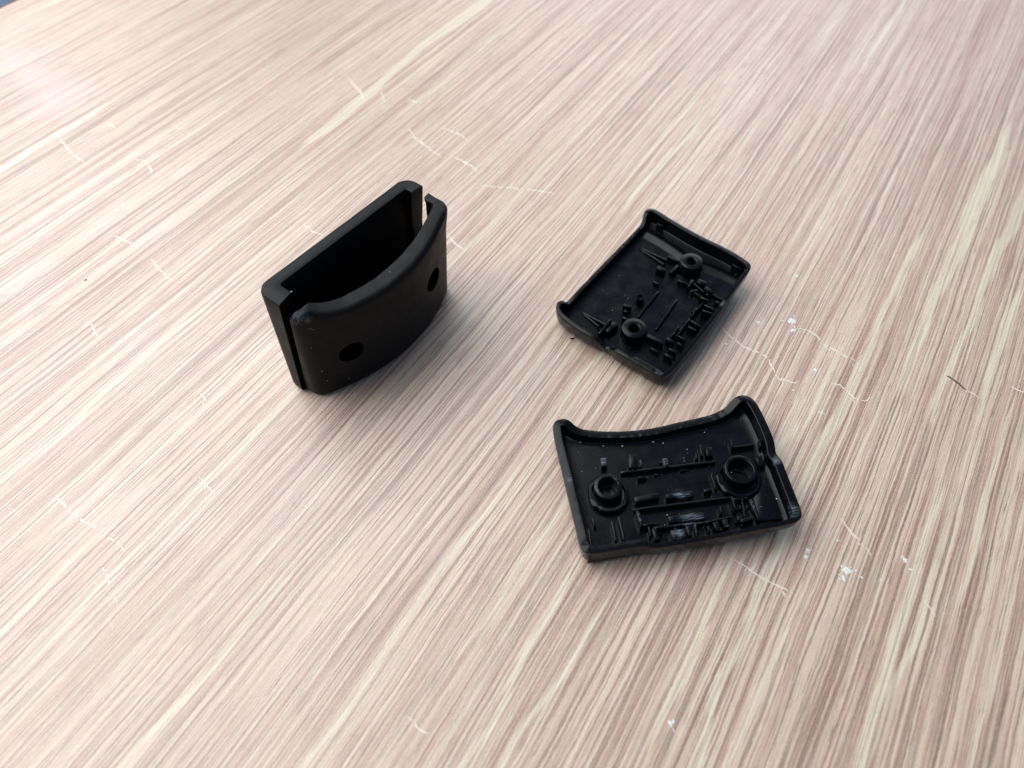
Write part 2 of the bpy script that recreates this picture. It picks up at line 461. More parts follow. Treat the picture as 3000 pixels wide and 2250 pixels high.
def laminate():
    """printed wood laminate; the table's own x runs across the grain, y along it"""
    k = NT("wood_laminate")
    P = k.obj_mm()
    at = k.node("ShaderNodeAttribute", attribute_name="band")      # printed bands: r cream, g red-brown, b pink smear
    sep = k.node("ShaderNodeSeparateColor")
    k.put(sep.inputs[0], at.outputs["Color"])
    # slow waviness of the grain lines
    wv = k.noise(k.mapping(P, (0.045, 0.012, 1)), 1.0, 2, 0.5)
    w2 = k.noise(k.mapping(P, (0.30, 0.07, 1), loc=(7, 3, 0)), 1.0, 3, 0.6)
    w3 = k.noise(k.mapping(P, (1.6, 0.55, 1), loc=(1, 13, 0)), 1.0, 2, 0.6)
    off = k.math("ADD", k.math("MULTIPLY", k.math("SUBTRACT", wv, 0.5), 2.2), k.math("MULTIPLY", k.math("SUBTRACT", w2, 0.5), 0.7))
    off = k.math("ADD", off, k.math("MULTIPLY", k.math("SUBTRACT", w3, 0.5), 0.24))
    cx = k.node("ShaderNodeCombineXYZ")
    k.put(cx.inputs[0], off)
    ad = k.node("ShaderNodeVectorMath", operation="ADD")
    k.put(ad.inputs[0], P)
    k.put(ad.inputs[1], cx.outputs[0])
    Q = ad.outputs[0]
    broad = k.noise(k.mapping(Q, (0.12, 0.005, 1)), 1.0, 3, 0.55)
    mid = k.noise(k.mapping(Q, (0.95, 0.0045, 1), loc=(3, 1, 0)), 1.0, 3, 0.62)
    thin = k.noise(k.mapping(Q, (1.9, 0.0065, 1), loc=(11, 5, 0)), 1.0, 3, 0.62)
    fibre = k.noise(k.mapping(Q, (4.0, 0.030, 1), loc=(5, 9, 0)), 1.0, 3, 0.65)
    dash = k.noise(k.mapping(Q, (3.2, 0.11, 1), loc=(2, 8, 0)), 1.0, 2, 0.6)
    pores = k.noise(k.mapping(Q, (6.0, 0.8, 1), loc=(1, 4, 0)), 1.0, 3, 0.65)
    mott = k.noise(k.mapping(P, (2.4, 1.7, 1), loc=(4, 4, 0)), 1.0, 4, 0.7)
    tan = k.mix(k.mapr(broad, 0.36, 0.64), (0.455, 0.294, 0.222, 1), (0.512, 0.382, 0.292, 1))
    tan = k.mix(k.mapr(mid, 0.51, 0.62, 0, 0.50), tan, (0.605, 0.500, 0.385, 1))
    tan = k.mix(k.mapr(mid, 0.49, 0.40, 0, 0.80), tan, (0.340, 0.200, 0.142, 1))
    tan = k.mix(k.mapr(thin, 0.52, 0.60, 0, 0.60), tan, (0.625, 0.525, 0.415, 1))
    tan = k.mix(k.math("MULTIPLY", sep.outputs[1], 0.42), tan, (0.365, 0.210, 0.155, 1))
    cr = k.mapr(k.math("ADD", sep.outputs[0], k.math("MULTIPLY", k.math("SUBTRACT", fibre, 0.5), 0.9)), 0.15, 0.85, 0.0, 0.68, False)
    cr = k.math("MULTIPLY", cr, k.mapr(sep.outputs[0], 0.02, 0.3))
    tan = k.mix(cr, tan, (0.632, 0.575, 0.425, 1))
    # dark thread-like lines, broken up along their length
    keep = k.mapr(sep.outputs[0], 0.2, 0.8, 1.0, 0.45)
    line = k.math("MULTIPLY", k.mapr(thin, 0.485, 0.400), k.mapr(dash, 0.34, 0.52, 0.60, 1.0))
    line2 = k.math("MULTIPLY", k.mapr(dash, 0.45, 0.36), k.mapr(fibre, 0.58, 0.42, 0.1, 1.0))
    dk = k.math("MULTIPLY", k.math("MAXIMUM", k.math("MULTIPLY", line, 0.78), k.math("MULTIPLY", line2, 0.70)), keep)
    col = k.mix(dk, tan, (0.160, 0.095, 0.070, 1))
    col = k.mix(k.mapr(fibre, 0.53, 0.66, 0, 0.50), col, (0.650, 0.565, 0.455, 1))
    col = k.mix(k.mapr(fibre, 0.47, 0.34, 0, 0.52), col, (0.225, 0.135, 0.100, 1))
    col = k.mix(k.mapr(pores, 0.42, 0.28, 0, 0.55), col, (0.22, 0.145, 0.115, 1))
    col = k.mix(k.mapr(mott, 0.50, 0.72, 0, 0.28), col, (0.66, 0.58, 0.50, 1))
    # faint pink smear printed over by a spill
    col = k.mix(k.math("MULTIPLY", sep.outputs[2], 0.45), col, (0.62, 0.43, 0.43, 1))
    k.put(k.b.inputs["Base Color"], col)
    k.put(k.b.inputs["Roughness"], k.mapr(k.noise(P, 0.03, 3, 0.6), 0.3, 0.7, 0.37, 0.44, False))
    k.b.inputs["Specular IOR Level"].default_value = 1.0
    h = k.math("ADD", k.math("MULTIPLY", fibre, 0.8), k.math("ADD", k.math("MULTIPLY", dash, 0.7), k.math("MULTIPLY", k.noise(P, 2.2, 3, 0.6), 0.9)))
    k.put(k.b.inputs["Normal"], k.bump(h, 0.35, 0.00022))
    return k.m

M_WOOD = laminate()
M_CASE = black_plastic("matte_black_plastic", 0.50, [(0.7, -0.8, 28.9, 2.6, 0.85), (2.2, -2.6, 28.3, 1.6, 0.5)], 0.14)  # both spots paint a bluish highlight onto the front left horn
M_REAR = black_plastic("black_plastic_fine_ribs", 0.23, [(37.0, 17.6, 5.0, 0.9, 0.6), (39.5, 5.5, 3.6, 0.8, 0.6), (0.3, 2.0, 5.8, 1.3, 0.5), (1.6, 2.6, 4.6, 1.2, 0.4)], 0.06, 0.18)
M_WIDE = black_plastic("black_plastic_scuffed", 0.21, [
    (9.4, 21.0, 3.6, 1.5, 1.0), (22.7, 18.6, 3.6, 1.6, 0.9), (23.6, 10.6, 3.4, 2.7, 0.95), (20.5, 1.9, 3.9, 2.2, 0.9),
    (24.0, 4.4, 3.4, 3.6, 0.7), (6.6, 14.2, 5.2, 1.7, 0.7), (1.0, 17.0, 5.4, 1.6, 0.7), (9.1, 7.6, 4.4, 0.9, 1.0), (37.8, 5.0, 4.0, 2.0, 0.6),
    (43.5, 1.6, 5.4, 2.4, 0.7), (44.6, 12.8, 5.5, 1.2, 0.9), (35.4, 28.2, 4.0, 1.3, 0.55), (6.0, 9.8, 3.4, 1.0, 0.6), (31.0, 1.0, 5.5, 2.4, 0.5), (13.5, 6.4, 4.1, 1.3, 0.6)], 0.06, 0.18)
M_SCR = plain("bare_scratch", (0.64, 0.57, 0.49), 0.55, 0.10, 4.0)
M_FLECK = plain("white_paint", (0.62, 0.63, 0.60), 0.6, 0.08, 3.0)
M_DARK = plain("dark_scratch", (0.06, 0.05, 0.045), 0.6, 0.4, 5.0)
M_DUST = plain("pale_dust", (0.55, 0.55, 0.55), 0.8, 0.2, 8.0)
M_BAND = plain("maroon_edge_band", (0.10, 0.018, 0.035), 0.4, 0.2, 0.2)
M_FLOOR = plain("pale_blue_floor", (0.52, 0.70, 0.82), 0.5, 0.06, 0.02)

# ------------------------------------------------------------------ the table (setting)
U_EDGE = -321.0
def table():
    root = bpy.data.objects.new("table_top", None)
    us = np.r_[np.arange(U_EDGE, 112.0, 0.4), [130, 170, 230, 300, 420]]
    vs = np.r_[[-320, -200, -120], np.arange(-70, 392, 5.0), [430, 520, 640, 760]]
    U, V = np.meshgrid(us, vs, indexing="ij")
    cream = np.zeros_like(U)
    brown = np.zeros_like(U)
    pink = np.zeros_like(U)
    def paint(arr, u0, v0, v1, w, s, fade=22.0, seed=0.0):
        ii = np.where((us > min(np.min(u0), np.max(u0)) - w * 2 - 4) & (us < np.max(u0) + w * 2 + 4))[0]
        if len(ii) == 0:
            return
        uu = U[ii]
        vv = V[ii]
        cen = u0 if np.isscalar(u0) else np.interp(vv, v_at, u0)
        cen = cen + 0.45 * np.sin(vv * 0.11 + seed * 3) + 0.30 * np.sin(vv * 0.27 + seed * 7)
        f = np.clip((vv - (v0 - fade)) / fade, 0, 1) * np.clip(((v1 + fade) - vv) / fade, 0, 1)
        ww = 0.5 * w * (0.45 + 0.55 * f) * (1 + 0.25 * np.sin(vv * 0.07 + seed * 5))
        m = np.clip((ww - np.abs(uu - cen)) / 0.45 + 0.5, 0, 1) * np.clip(f * 2.2, 0, 1) * s
        arr[ii] = np.maximum(arr[ii], m)
    taken = []
    for k, (u, v, w) in enumerate(STREAKS):
        v_at = np.array(sorted(v))
        uo = np.array(u)[np.argsort(v)]
        paint(cream, uo, min(v), max(v), w * 0.9, 1.0, 24.0, k * 1.3)
        taken.append((np.mean(u), min(v) - 20, max(v) + 20))
    r = np.random.default_rng(11)
    v_at = np.array([0.0, 1.0])
    for _ in range(60):
        u = r.uniform(U_EDGE, 130)
        L = r.uniform(25, 110)
        v = r.uniform(-40, 380)
        if any(abs(u - a) < 4 and v < c and v + L > b for a, b, c in taken):
            continue
        paint(cream, float(u), v, v + L, r.choice([0.8, 1.1, 1.5, 2.2]), r.uniform(0.3, 0.7), 26.0, r.uniform(0, 9))
    for _ in range(230):
        u = r.uniform(U_EDGE, 130)
        L = r.uniform(20, 120)
        v = r.uniform(-40, 380)
        paint(brown, float(u), v, v + L, r.choice([0.7, 1.2, 2.0, 3.2]), r.uniform(0.3, 0.9), 30.0, r.uniform(0, 9))
    brown *= (1 - cream)
    ca, sa = math.cos(GRAIN), math.sin(GRAIN)
    X = U * ca + V * sa
    Y = -U * sa + V * ca
    for (px, py, rad) in ((-180, 246, 9), (-165, 233, 7), (-155, 223, 11), (-171, 238, 6)):
        d = np.hypot(X - px, Y - py)
        pink = np.maximum(pink, np.clip(1.25 - d / rad, 0, 1))
    nu, nv = U.shape
    co = np.stack([U, V, np.zeros_like(U)], 2).reshape(-1, 3) * MM
    idx = np.arange(nu * nv).reshape(nu, nv)
    q = np.stack([idx[:-1, :-1], idx[1:, :-1], idx[1:, 1:], idx[:-1, 1:]], 2).reshape(-1, 4)
    # underside and sides of the slab
    T = 18.0
    base = nu * nv
    cs = [idx[0, 0], idx[-1, 0], idx[-1, -1], idx[0, -1]]
    low = co[cs] + np.array([0, 0, -T * MM])
    co = np.vstack([co, low])
    rims = [idx[:, 0], idx[-1, :], idx[::-1, -1], idx[0, ::-1]]
    faces = [list(f) for f in q]
    for s in range(4):
        faces.append([base + s] + [base + (s + 1) % 4][:0] + list(rims[s]) + [base + (s + 1) % 4])
    faces.append([base + 3, base + 2, base + 1, base])
    me = bpy.data.meshes.new("table_top")
    me.from_pydata(co.tolist(), [], faces)
    att = me.color_attributes.new("band", "FLOAT_COLOR", "POINT")
    data = np.zeros((len(co), 4), np.float32)
    data[:base, 0] = cream.ravel()
    data[:base, 1] = brown.ravel()
    data[:base, 2] = pink.ravel()
    data[:, 3] = 1
    att.data.foreach_set("color", data.ravel())
    me.materials.append(M_WOOD)
    o = bpy.data.objects.new("table_top", me)
    COL.objects.link(o)
    bpy.data.objects.remove(root)
    o.name = "table_top"
    o.rotation_euler = (0, 0, -GRAIN)
    o["kind"] = "structure"
    o["label"] = "pale striped wood laminate table top with fine white scratches"
    return o, ca, sa

TABLE, CA, SA = table()

def to_table(x, y):
    return x * CA - y * SA, x * SA + y * CA

def strip_bm(pts, w, z=0.03, step=0.55, jag=0.5, gap=0.12, seed=0):
    """a ragged scratch: short flakes of lifted laminate along a polyline"""
    rr = random.Random(seed)
    bm = bmesh.new()
    P = [Vector(p) for p in pts]
    S = []
    for a, b in zip(P, P[1:]):
        n = max(1, int((b - a).length / step))
        S += [a + (b - a) * (i / n) for i in range(n)]
    S.append(P[-1])
    prev = None
    N = len(S)
    for i, c in enumerate(S):
        d = (S[min(i + 1, N - 1)] - S[max(i - 1, 0)])
        if d.length == 0:
            continue
        d.normalize()
        n = Vector((-d.y, d.x))
        f = i / max(1, N - 1)
        wd = w * (0.35 + 0.65 * math.sin(math.pi * min(1, max(0.06, f)))) * rr.uniform(1 - jag, 1 + jag) * 0.5
        c2 = c + n * rr.uniform(-1, 1) * w * 0.35
        row = [bm.verts.new((c2.x + n.x * wd, c2.y + n.y * wd, 0.004)), bm.verts.new((c2.x, c2.y, z * rr.uniform(.6, 1.3))),
               bm.verts.new((c2.x - n.x * wd, c2.y - n.y * wd, 0.004))]
        if prev and rr.random() > gap:
            bm.faces.new((prev[0], row[0], row[1], prev[1]))
            bm.faces.new((prev[1], row[1], row[2], prev[2]))
        prev = row
        if rr.random() < 0.10:       # side chip
            q = c2 + n * rr.choice([-1, 1]) * w * rr.uniform(.8, 2.0)
            rad = w * rr.uniform(.2, .5)
            vs = [bm.verts.new((q.x + rad * math.cos(a) * rr.uniform(.6, 1.3), q.y + rad * math.sin(a) * rr.uniform(.6, 1.3), 0.012)) for a in (0, 1.3, 2.5, 3.8, 5.1)]
            bm.faces.new(vs)
    return bm

def flake_bm(x, y, r, seed, z=0.05):
    """a patch of crumbly paint: one ragged flake and a few chips round it"""
    rr = random.Random(seed)
    bm = bmesh.new()
    parts = [(0, 0, r)] + [(rr.gauss(0, r * .9), rr.gauss(0, r * .9), r * rr.uniform(.15, .4)) for _ in range(5)]
    for dx, dy, q0 in parts:
        n = 22 if q0 == r else 7
        ph = rr.uniform(0, 6)
        el = rr.uniform(0.45, 0.9)
        loops = []
        for f, h in ((1.0, 0.004), (0.9, z * .7), (0.5, z)):
            L = []
            for i in range(n):
                a = 2 * math.pi * i / n
                q = q0 * f * max(0.25, 0.78 + 0.5 * n1(math.cos(a) * 1.9 + seed, math.sin(a) * 1.9, ph) + 0.22 * n1(i * 2.3, seed, ph))
                px, py = q * math.cos(a), q * el * math.sin(a)
                L.append(bm.verts.new((x + dx + px * math.cos(ph) - py * math.sin(ph), y + dy + px * math.sin(ph) + py * math.cos(ph), h * rr.uniform(.7, 1.3))))
            loops.append(L)
        bridge(bm, loops)
        bm.faces.new(loops[-1])
    return bm

def branched(pts, w, seed):
    """a crack in the laminate with a few short side cracks"""
    bm = strip_bm(pts, w, seed=seed)
    rr = random.Random(seed + 500)
    for i in range(len(pts) - 1):
        for _ in range(2):
            if rr.random() < 0.45:
                f = rr.random()
                x = pts[i][0] + (pts[i + 1][0] - pts[i][0]) * f
                y = pts[i][1] + (pts[i + 1][1] - pts[i][1]) * f
                a = math.atan2(pts[i + 1][1] - pts[i][1], pts[i + 1][0] - pts[i][0]) + rr.choice([-1, 1]) * rr.uniform(.35, 1.1)
                L = rr.uniform(.8, 2.6)
                b2 = strip_bm([(x, y), (x + L * .5 * math.cos(a), y + L * .5 * math.sin(a)), (x + L * math.cos(a + .3), y + L * math.sin(a + .3))], w * .6, seed=seed + i, gap=.2)
                me = bpy.data.meshes.new("tmp")
                b2.to_mesh(me)
                b2.free()
                bm.from_mesh(me)
                bpy.data.meshes.remove(me)
    return bm

for k, (w, pts) in enumerate(SCRATCHES):
    finish(branched([to_table(*p) for p in pts], w * 1.25, k), "scratch", M_SCR, TABLE, recalc=False)
o = finish(strip_bm([to_table(*p) for p in DARK_SCRATCH], 0.65, jag=.4, gap=0.0, seed=91), "scratch", M_DARK, TABLE, recalc=False)
o["label"] = "short dark scratch in the table top"
for k, (x, y, r) in enumerate(FLECKS):
    finish(flake_bm(*to_table(x, y), r, k), "paint_fleck", M_FLECK, TABLE)
finish(flake_bm(*to_table(*SPECK[0]), 0.45, 77, 0.05), "paint_fleck", M_DARK, TABLE)["label"] = "small brown speck"

# thin maroon lip along the far left table edge
bm = bmesh.new()
bmesh.ops.create_cube(bm, size=1.0)
bmesh.ops.scale(bm, vec=(1.6, 1078, 18.4), verts=bm.verts[:])
bmesh.ops.translate(bm, vec=(U_EDGE - 0.8, 220, -9.0), verts=bm.verts[:])
bmesh.ops.bevel(bm, geom=bm.edges[:], offset=0.3, segments=2, affect="EDGES")
finish(bm, "edge_band", M_BAND, TABLE)

# pale floor seen past the table's edge
bm = bmesh.new()
vs = [bm.verts.new(c) for c in ((-3000, -3000, -740), (3000, -3000, -740), (3000, 4000, -740), (-3000, 4000, -740))]
bm.faces.new(vs)
fl = finish(bm, "floor", M_FLOOR)
fl["kind"] = "structure"

# tiny curl of black plastic beside the left wall of the thin-post shell
bm = bar_bm(CRUMB[0] - .45, CRUMB[1] + .1, 0.28, CRUMB[0] + .45, CRUMB[1] + 0.15, 0.34, 0.3, 0.0, 0.08)
cr = finish(bm, "plastic_crumb", M_CASE)
cr["label"] = "tiny black plastic crumb on the table beside the thin post shell"
cr["category"] = "crumb"

# ------------------------------------------------------------------ open tray-like shells
def zbot(x):
    return np.where(np.asarray(x) < 23.0, 0.5, 1.2) * ((np.asarray(x) - 23.0) / 23.0) ** 2

FLOOR = 1.75
def floor_z(x):
    return FLOOR + 0.6 * zbot(x)

def tray_bm(outline, wall, lip_y, n=300, r_bot=1.1, seed=0.0, thin_back=0.0, rough=1.0):
    P3 = resample(chaikin(outline, 3), n)
    area = 0.5 * np.sum(P3[:, 0] * np.roll(P3[:, 1], -1) - np.roll(P3[:, 0], -1) * P3[:, 1])
    if area < 0:
        P3 = P3[::-1].copy()
    P = P3[:, :2].copy()
    zr = P3[:, 2].copy()
    lip = (P[:, 1] > lip_y) & (zr < 5.5)
    for i in np.where(lip)[0]:      # rough sawn edge
        zr[i] += rough * 0.22 * n1(i * 0.9, seed) + rough * 0.12 * n1(i * 2.7, seed + 3)
        P[i, 1] += rough * 0.16 * n1(i * 1.3, seed + 9)
    for i in range(n):
        zr[i] += 0.05 * n1(i * 0.35, seed + 20)
    bm = bmesh.new()
    loops = []
    def add(Q, z):
        loops.append([bm.verts.new((float(Q[i, 0]), float(Q[i, 1]), float(z[i]))) for i in range(n)])
    def core(Q, f):
        C = np.stack([np.clip(Q[:, 0], 9, 37), np.full(n, 15.0)], 1)
        return Q + (C - Q) * f
    ins = {}
    def I(d):
        d = round(d, 3)
        if d not in ins:
            ins[d] = inset(P, d)
        return ins[d]
    fac = 1.0 - thin_back * np.clip((3.0 - P[:, 1]) / 2.0, 0, 1) * np.clip((P[:, 0] - 1.0) / 3, 0, 1) * np.clip((44.5 - P[:, 0]) / 3, 0, 1)
    I0 = I
    def W(d):
        return P + (I0(d) - P) * fac[:, None]
    b_in = I(r_bot + 0.35)
    for f in (0.85, 0.55, 0.28, 0.0):
        Q = core(b_in, f)
        add(Q, zbot(Q[:, 0]))
    for a in (25, 50, 75):
        Q = I(0.35 + r_bot * (1 - math.sin(math.radians(a))))
        add(Q, zbot(P[:, 0]) + r_bot * (1 - math.cos(math.radians(a))))
    add(I(0.22), zbot(P[:, 0]) + r_bot + 0.5)
    add(I(0.08), zr - 0.9)
    add(I(0.02), zr - 0.22)
    add(I(0.08), zr - 0.06)
    add(I(0.25), zr)
    add(W(wall - 0.12), zr - 0.01)
    add(W(wall), zr - 0.12)
    fz = floor_z(P[:, 0])
    add(W(wall + 0.06), fz + 0.32)
    for a in (30, 60, 90):
        add(W(wall + 0.1 + 0.28 * (1 - math.cos(math.radians(a)))), fz + 0.28 * (1 - math.sin(math.radians(a))))
    Q0 = W(wall + 0.38)
    for f in (0.12, 0.28, 0.55, 0.85):
        Q = core(Q0, f)
        add(Q, floor_z(Q[:, 0]))
    bridge(bm, loops)
    bm.faces.new(loops[0])
    bm.faces.new(loops[-1])
    return bm

def pose(root, yaw, tilt, O):
    t = math.radians(tilt)
    a = math.radians(yaw)
    X = Vector((math.cos(a) * math.cos(t), math.sin(a) * math.cos(t), math.sin(t)))
    Y = Vector((-math.sin(a), math.cos(a), 0))
    Z = X.cross(Y)
    lowest = min(O[2] + x * X.z + zbot(x) * Z.z for x in np.linspace(0, 46, 93))
    m = Matrix((X, Y, Z)).transposed().to_4x4()
    m.translation = Vector((O[0], O[1], O[2] - lowest + 0.02)) * MM
    root.matrix_world = m

DZ = 0.5
def bars(root, L, drop, mat, jag=0.0):
    for (x0, y0, z0, x1, y1, z1, th) in L:
        base = min(floor_z(x0), floor_z(x1)) - 0.3
        ln = math.hypot(x1 - x0, y1 - y0)
        nm = "block" if th >= 1.0 and ln < 5 else ("rail" if ln > 5.5 else "rib")
        finish(bar_bm(x0, y0, z0 + DZ - drop, x1, y1, z1 + DZ - drop, th, base, jag=jag), nm, mat, root)

def dust(root, spots, mat, seed):
    bm = bmesh.new()
    rr = random.Random(seed)
    for x, y, z, r in spots:
        m = Matrix.Translation((x, y, z)) @ Matrix.Rotation(rr.uniform(0, 6), 4, (rr.random(), rr.random(), 1)) @ Matrix.Diagonal((r * rr.uniform(.6, 1.8), r * rr.uniform(.5, 1), r * .6, 1))
        bmesh.ops.create_icosphere(bm, subdivisions=1, radius=1.0, matrix=m)
    o = finish(bm, "dust", mat, root)
    o["kind"] = "stuff"
    return o

# --- shell with two wide screw posts, nearest the viewer
C = thing("shell_half", "scuffed black shell half nearest the viewer with wide ringed screw posts",
          "case half", (0, 0, 0), "open halves of the black case")
pose(C, 9.4, 2.5, C_POSE)
finish(tray_bm(C_OUT, 1.85, 24.0, r_bot=2.1, seed=1.0, thin_back=0.45, rough=0.6), "tray", M_WIDE, C)
for (x, y, ro, ri, z, cx, cy, rc, zc) in C_POSTS:
    ro, rc = ro * 0.95, rc * 0.94
    f = floor_z(x)
    zt = z + DZ
    p = finish(lathe_bm(x, y, [(ro + .12, f - .3), (ro, zt - .18), (ro - .06, zt - .05), (ro - .18, zt), (ri + .15, zt), (ri, zt - .12), (ri - .05, f + .25), (0.9, f + .2), (0.85, f - .2)], 44, 0.03), "screw_post", M_WIDE, C)
    n_side = 44
    cl = lathe_bm(cx, cy, [(rc + .1, f - .3), (rc, zc + DZ - .2), (rc - .2, zc + DZ), (rc - .75, zc + DZ), (rc - .9, zc + DZ - .15), (rc - 1.0, zc + DZ - .9), (ro * .6, zc + DZ - 1.0), (ro * .55, f - .3)], n_side, 0.045)
    finish(cl, "collar", M_WIDE, p)
bars(C, C_BARS, 0.0, M_WIDE, jag=0.07)
rr = random.Random(31)
for _ in range(34):         # melted burrs and shavings left along the sawn strip near the wall
    x = rr.uniform(14.5, 36.5)
    y = rr.choice([rr.uniform(0.8, 7.5), rr.uniform(0.8, 4.5), rr.uniform(15.5, 18.8)])
    if y > 15 and (x < 13 or x > 32):
        continue
    a = rr.choice([0.0, 0.0, 1.5, 1.3, 0.4])
    L = rr.uniform(.6, 2.4)
    z = floor_z(x) + rr.uniform(.3, 1.7)
    finish(bar_bm(x, y, z, x + L * math.cos(a), y + L * math.sin(a), z - rr.uniform(0, .6), rr.uniform(.25, .8), floor_z(x) - .2, jag=.12), "burr", M_WIDE, C)
for pts in C_PLATES[:1]:
    finish(plate_bm(pts, 1.4, 2.75), "floor_panel", M_WIDE, C)
rr = random.Random(5)
dust(C, [(rr.uniform(3, 43), rr.uniform(2, 26), 2.6 + rr.uniform(0, .3), rr.choice([.05, .07, .1, .13])) for _ in range(30)]
     + [(14.5, 24.6, 2.3, .18), (21.5, 24.3, 2.3, .2), (5.5, 27.2, 2.4, .15)], M_DUST, 3)

# --- shell with two thin screw posts, behind it
FLOOR = 1.25
B = thing("shell_half", "black shell half lying behind the scuffed one, with thin round screw posts",
          "case half", (0, 0, 0), "open halves of the black case")
pose(B, 51.5, 3.0, B_POSE)
finish(tray_bm(B_OUT, 1.2, 29.0, r_bot=1.9, seed=6.0, rough=0.3), "tray", M_REAR, B)
for (x, y, ro, ri, z) in B_POSTS:
    f = floor_z(x)
    zt = z + DZ
    finish(lathe_bm(x, y, [(ro + .15, f - .3), (ro, zt - .15), (ro - .05, zt - .05), (ro - .15, zt), (ri + .3, zt), (ri + .05, zt - .2), (ri, f + .6), (0.2, f + .5)], 40, 0.012), "screw_post", M_REAR, B)
for (x, y, ro, ri, z) in B_PEG:
    finish(lathe_bm(x, y, [(ro + .1, 1.5), (ro, z + .35), (ro - .12, z + .5), (ri, z + .5), (ri - .1, z - .2), (.1, z - .25)], 20, 0.02), "peg", M_REAR, B)
bars(B, B_BARS, 0.55, M_REAR, jag=0.04)
for (x0, y0, x1, y1) in B_RIDGES:
    bm = bmesh.new()
    d = Vector((x1 - x0, y1 - y0))
    L = d.length
    d.normalize()
    n = Vector((-d.y, d.x))
    loops = []
    for k in range(15):
        f = k / 14
        c = Vector((x0, y0)) + d * (L * (f * 1.12 - 0.06)) + n * (0.35 * math.sin(math.pi * f))
        base = floor_z(c.x) - .12
        loops.append([bm.verts.new((c.x + n.x * 2.5 * w, c.y + n.y * 2.5 * w, base + 0.62 * (0.5 + 0.5 * math.cos(w * math.pi)))) for w in np.linspace(-1, 1, 17)])
    bridge(bm, loops, closed=False)
    bm.faces.new(loops[0])
    bm.faces.new(loops[-1])
    finish(bm, "floor_ridge", M_REAR, B)
rr = random.Random(9)
dust(B, [(rr.uniform(2, 43), rr.uniform(2, 30), 2.4 + rr.uniform(0, .2), rr.choice([.04, .06, .08])) for _ in range(18)], M_DUST, 4)

# ------------------------------------------------------------------ the standing case
A_ANG = math.radians(52.5)
A = thing("plastic_case", "closed black case standing upright with a side slot and two screw holes",
          "case", (-45.7 * MM, 97.9 * MM, 0))
A.rotation_euler = (0, 0, A_ANG)
# local x runs along the case, y towards its flat back, z up

def lerp(a, b, t):
    return a + (b - a) * t

def ribbon_bm(out_fn, in_fn, K, levels_out, levels_in, z_top, soft=lambda k: 1.0):
    """a thick wall: outer and inner profiles (k = 0..K) raised to z_top(k); levels are (height fn, inset fraction in mm)"""
    bm = bmesh.new()
    GO, GI = [], []
    for hf, ins_mm in levels_out:
        row = []
        for k in range(K + 1):
            zt = z_top(k)
            z = hf(zt)
            o = Vector(out_fn(k, z))
            i = Vector(in_fn(k, z))
            d = i - o
            o = o + d * min(0.45, ins_mm * soft(k) / max(d.length, 1e-4))
            row.append(bm.verts.new((o.x, o.y, z)))
        GO.append(row)
    for hf, ins_mm in levels_in:
        row = []
        for k in range(K + 1):
            zt = z_top(k)
            z = hf(zt)
            o = Vector(out_fn(k, z))
            i = Vector(in_fn(k, z))
            d = o - i
            i = i + d * min(0.4, ins_mm / max(d.length, 1e-4))
            row.append(bm.verts.new((i.x, i.y, z)))
        GI.append(row)
    bridge(bm, GO, closed=False)
    bridge(bm, GI, closed=False)
    bridge(bm, [GO[-1], GI[-1]], closed=False)
    bridge(bm, [GO[0], GI[0]], closed=False)
    for k in (0, K):
        for l in range(len(GO) - 1):
            bm.faces.new((GO[l][k], GO[l + 1][k], GI[l + 1][k], GI[l][k]))
    return bm

def slab(bm, pts, z0, z1):
    b = [bm.verts.new((x, y, z0)) for x, y in pts]
    t = [bm.verts.new((x, y, z1)) for x, y in pts]
    bm.faces.new(b)
    bm.faces.new(t)
    for i in range(len(pts)):
        j = (i + 1) % len(pts)
        bm.faces.new((b[i], b[j], t[j], t[i]))

# rear half: flat back, returns at both ends
def mate_rear(z, right):
    if right:       # this end gapes: the slot is widest part of the way down
        return float(np.interp(z, [0, 12, 17, 22, 31.5], [4.7, 5.6, 6.6, 5.7, 4.4]))
    return lerp(4.7, 2.2, z / 31.5)

def rear_path(z, inner):
    yb = lerp(9.7, 9.9, z / 31.5)
    ml, mr = mate_rear(z, False), mate_rear(z, True)
    P = []
    if not inner:
        l, r, rad, y = lerp(-1.3, -0.2, z / 31.5), 46.3, 3.2, yb
        il = ir = 0
    else:
        l, r, rad, y = 3.9, 42.7, 0.7, yb - 3.3
        ml += 0.75
        mr += 0.3
    for f in np.linspace(0, 1, 6)[:-1]:
        P.append((l, lerp(ml, y - rad, f)))
    for a in np.linspace(180, 90, 9):
        P.append((l + rad + rad * math.cos(math.radians(a)), y - rad + rad * math.sin(math.radians(a))))
    for f in np.linspace(0, 1, 16)[1:-1]:
        P.append((lerp(l + rad, r - rad, f), y))
    for a in np.linspace(90, 0, 9):
        P.append((r - rad + rad * math.cos(math.radians(a)), y - rad + rad * math.sin(math.radians(a))))
    for f in np.linspace(0, 1, 6)[1:]:
        P.append((r, lerp(y - rad, mr, f)))
    return P

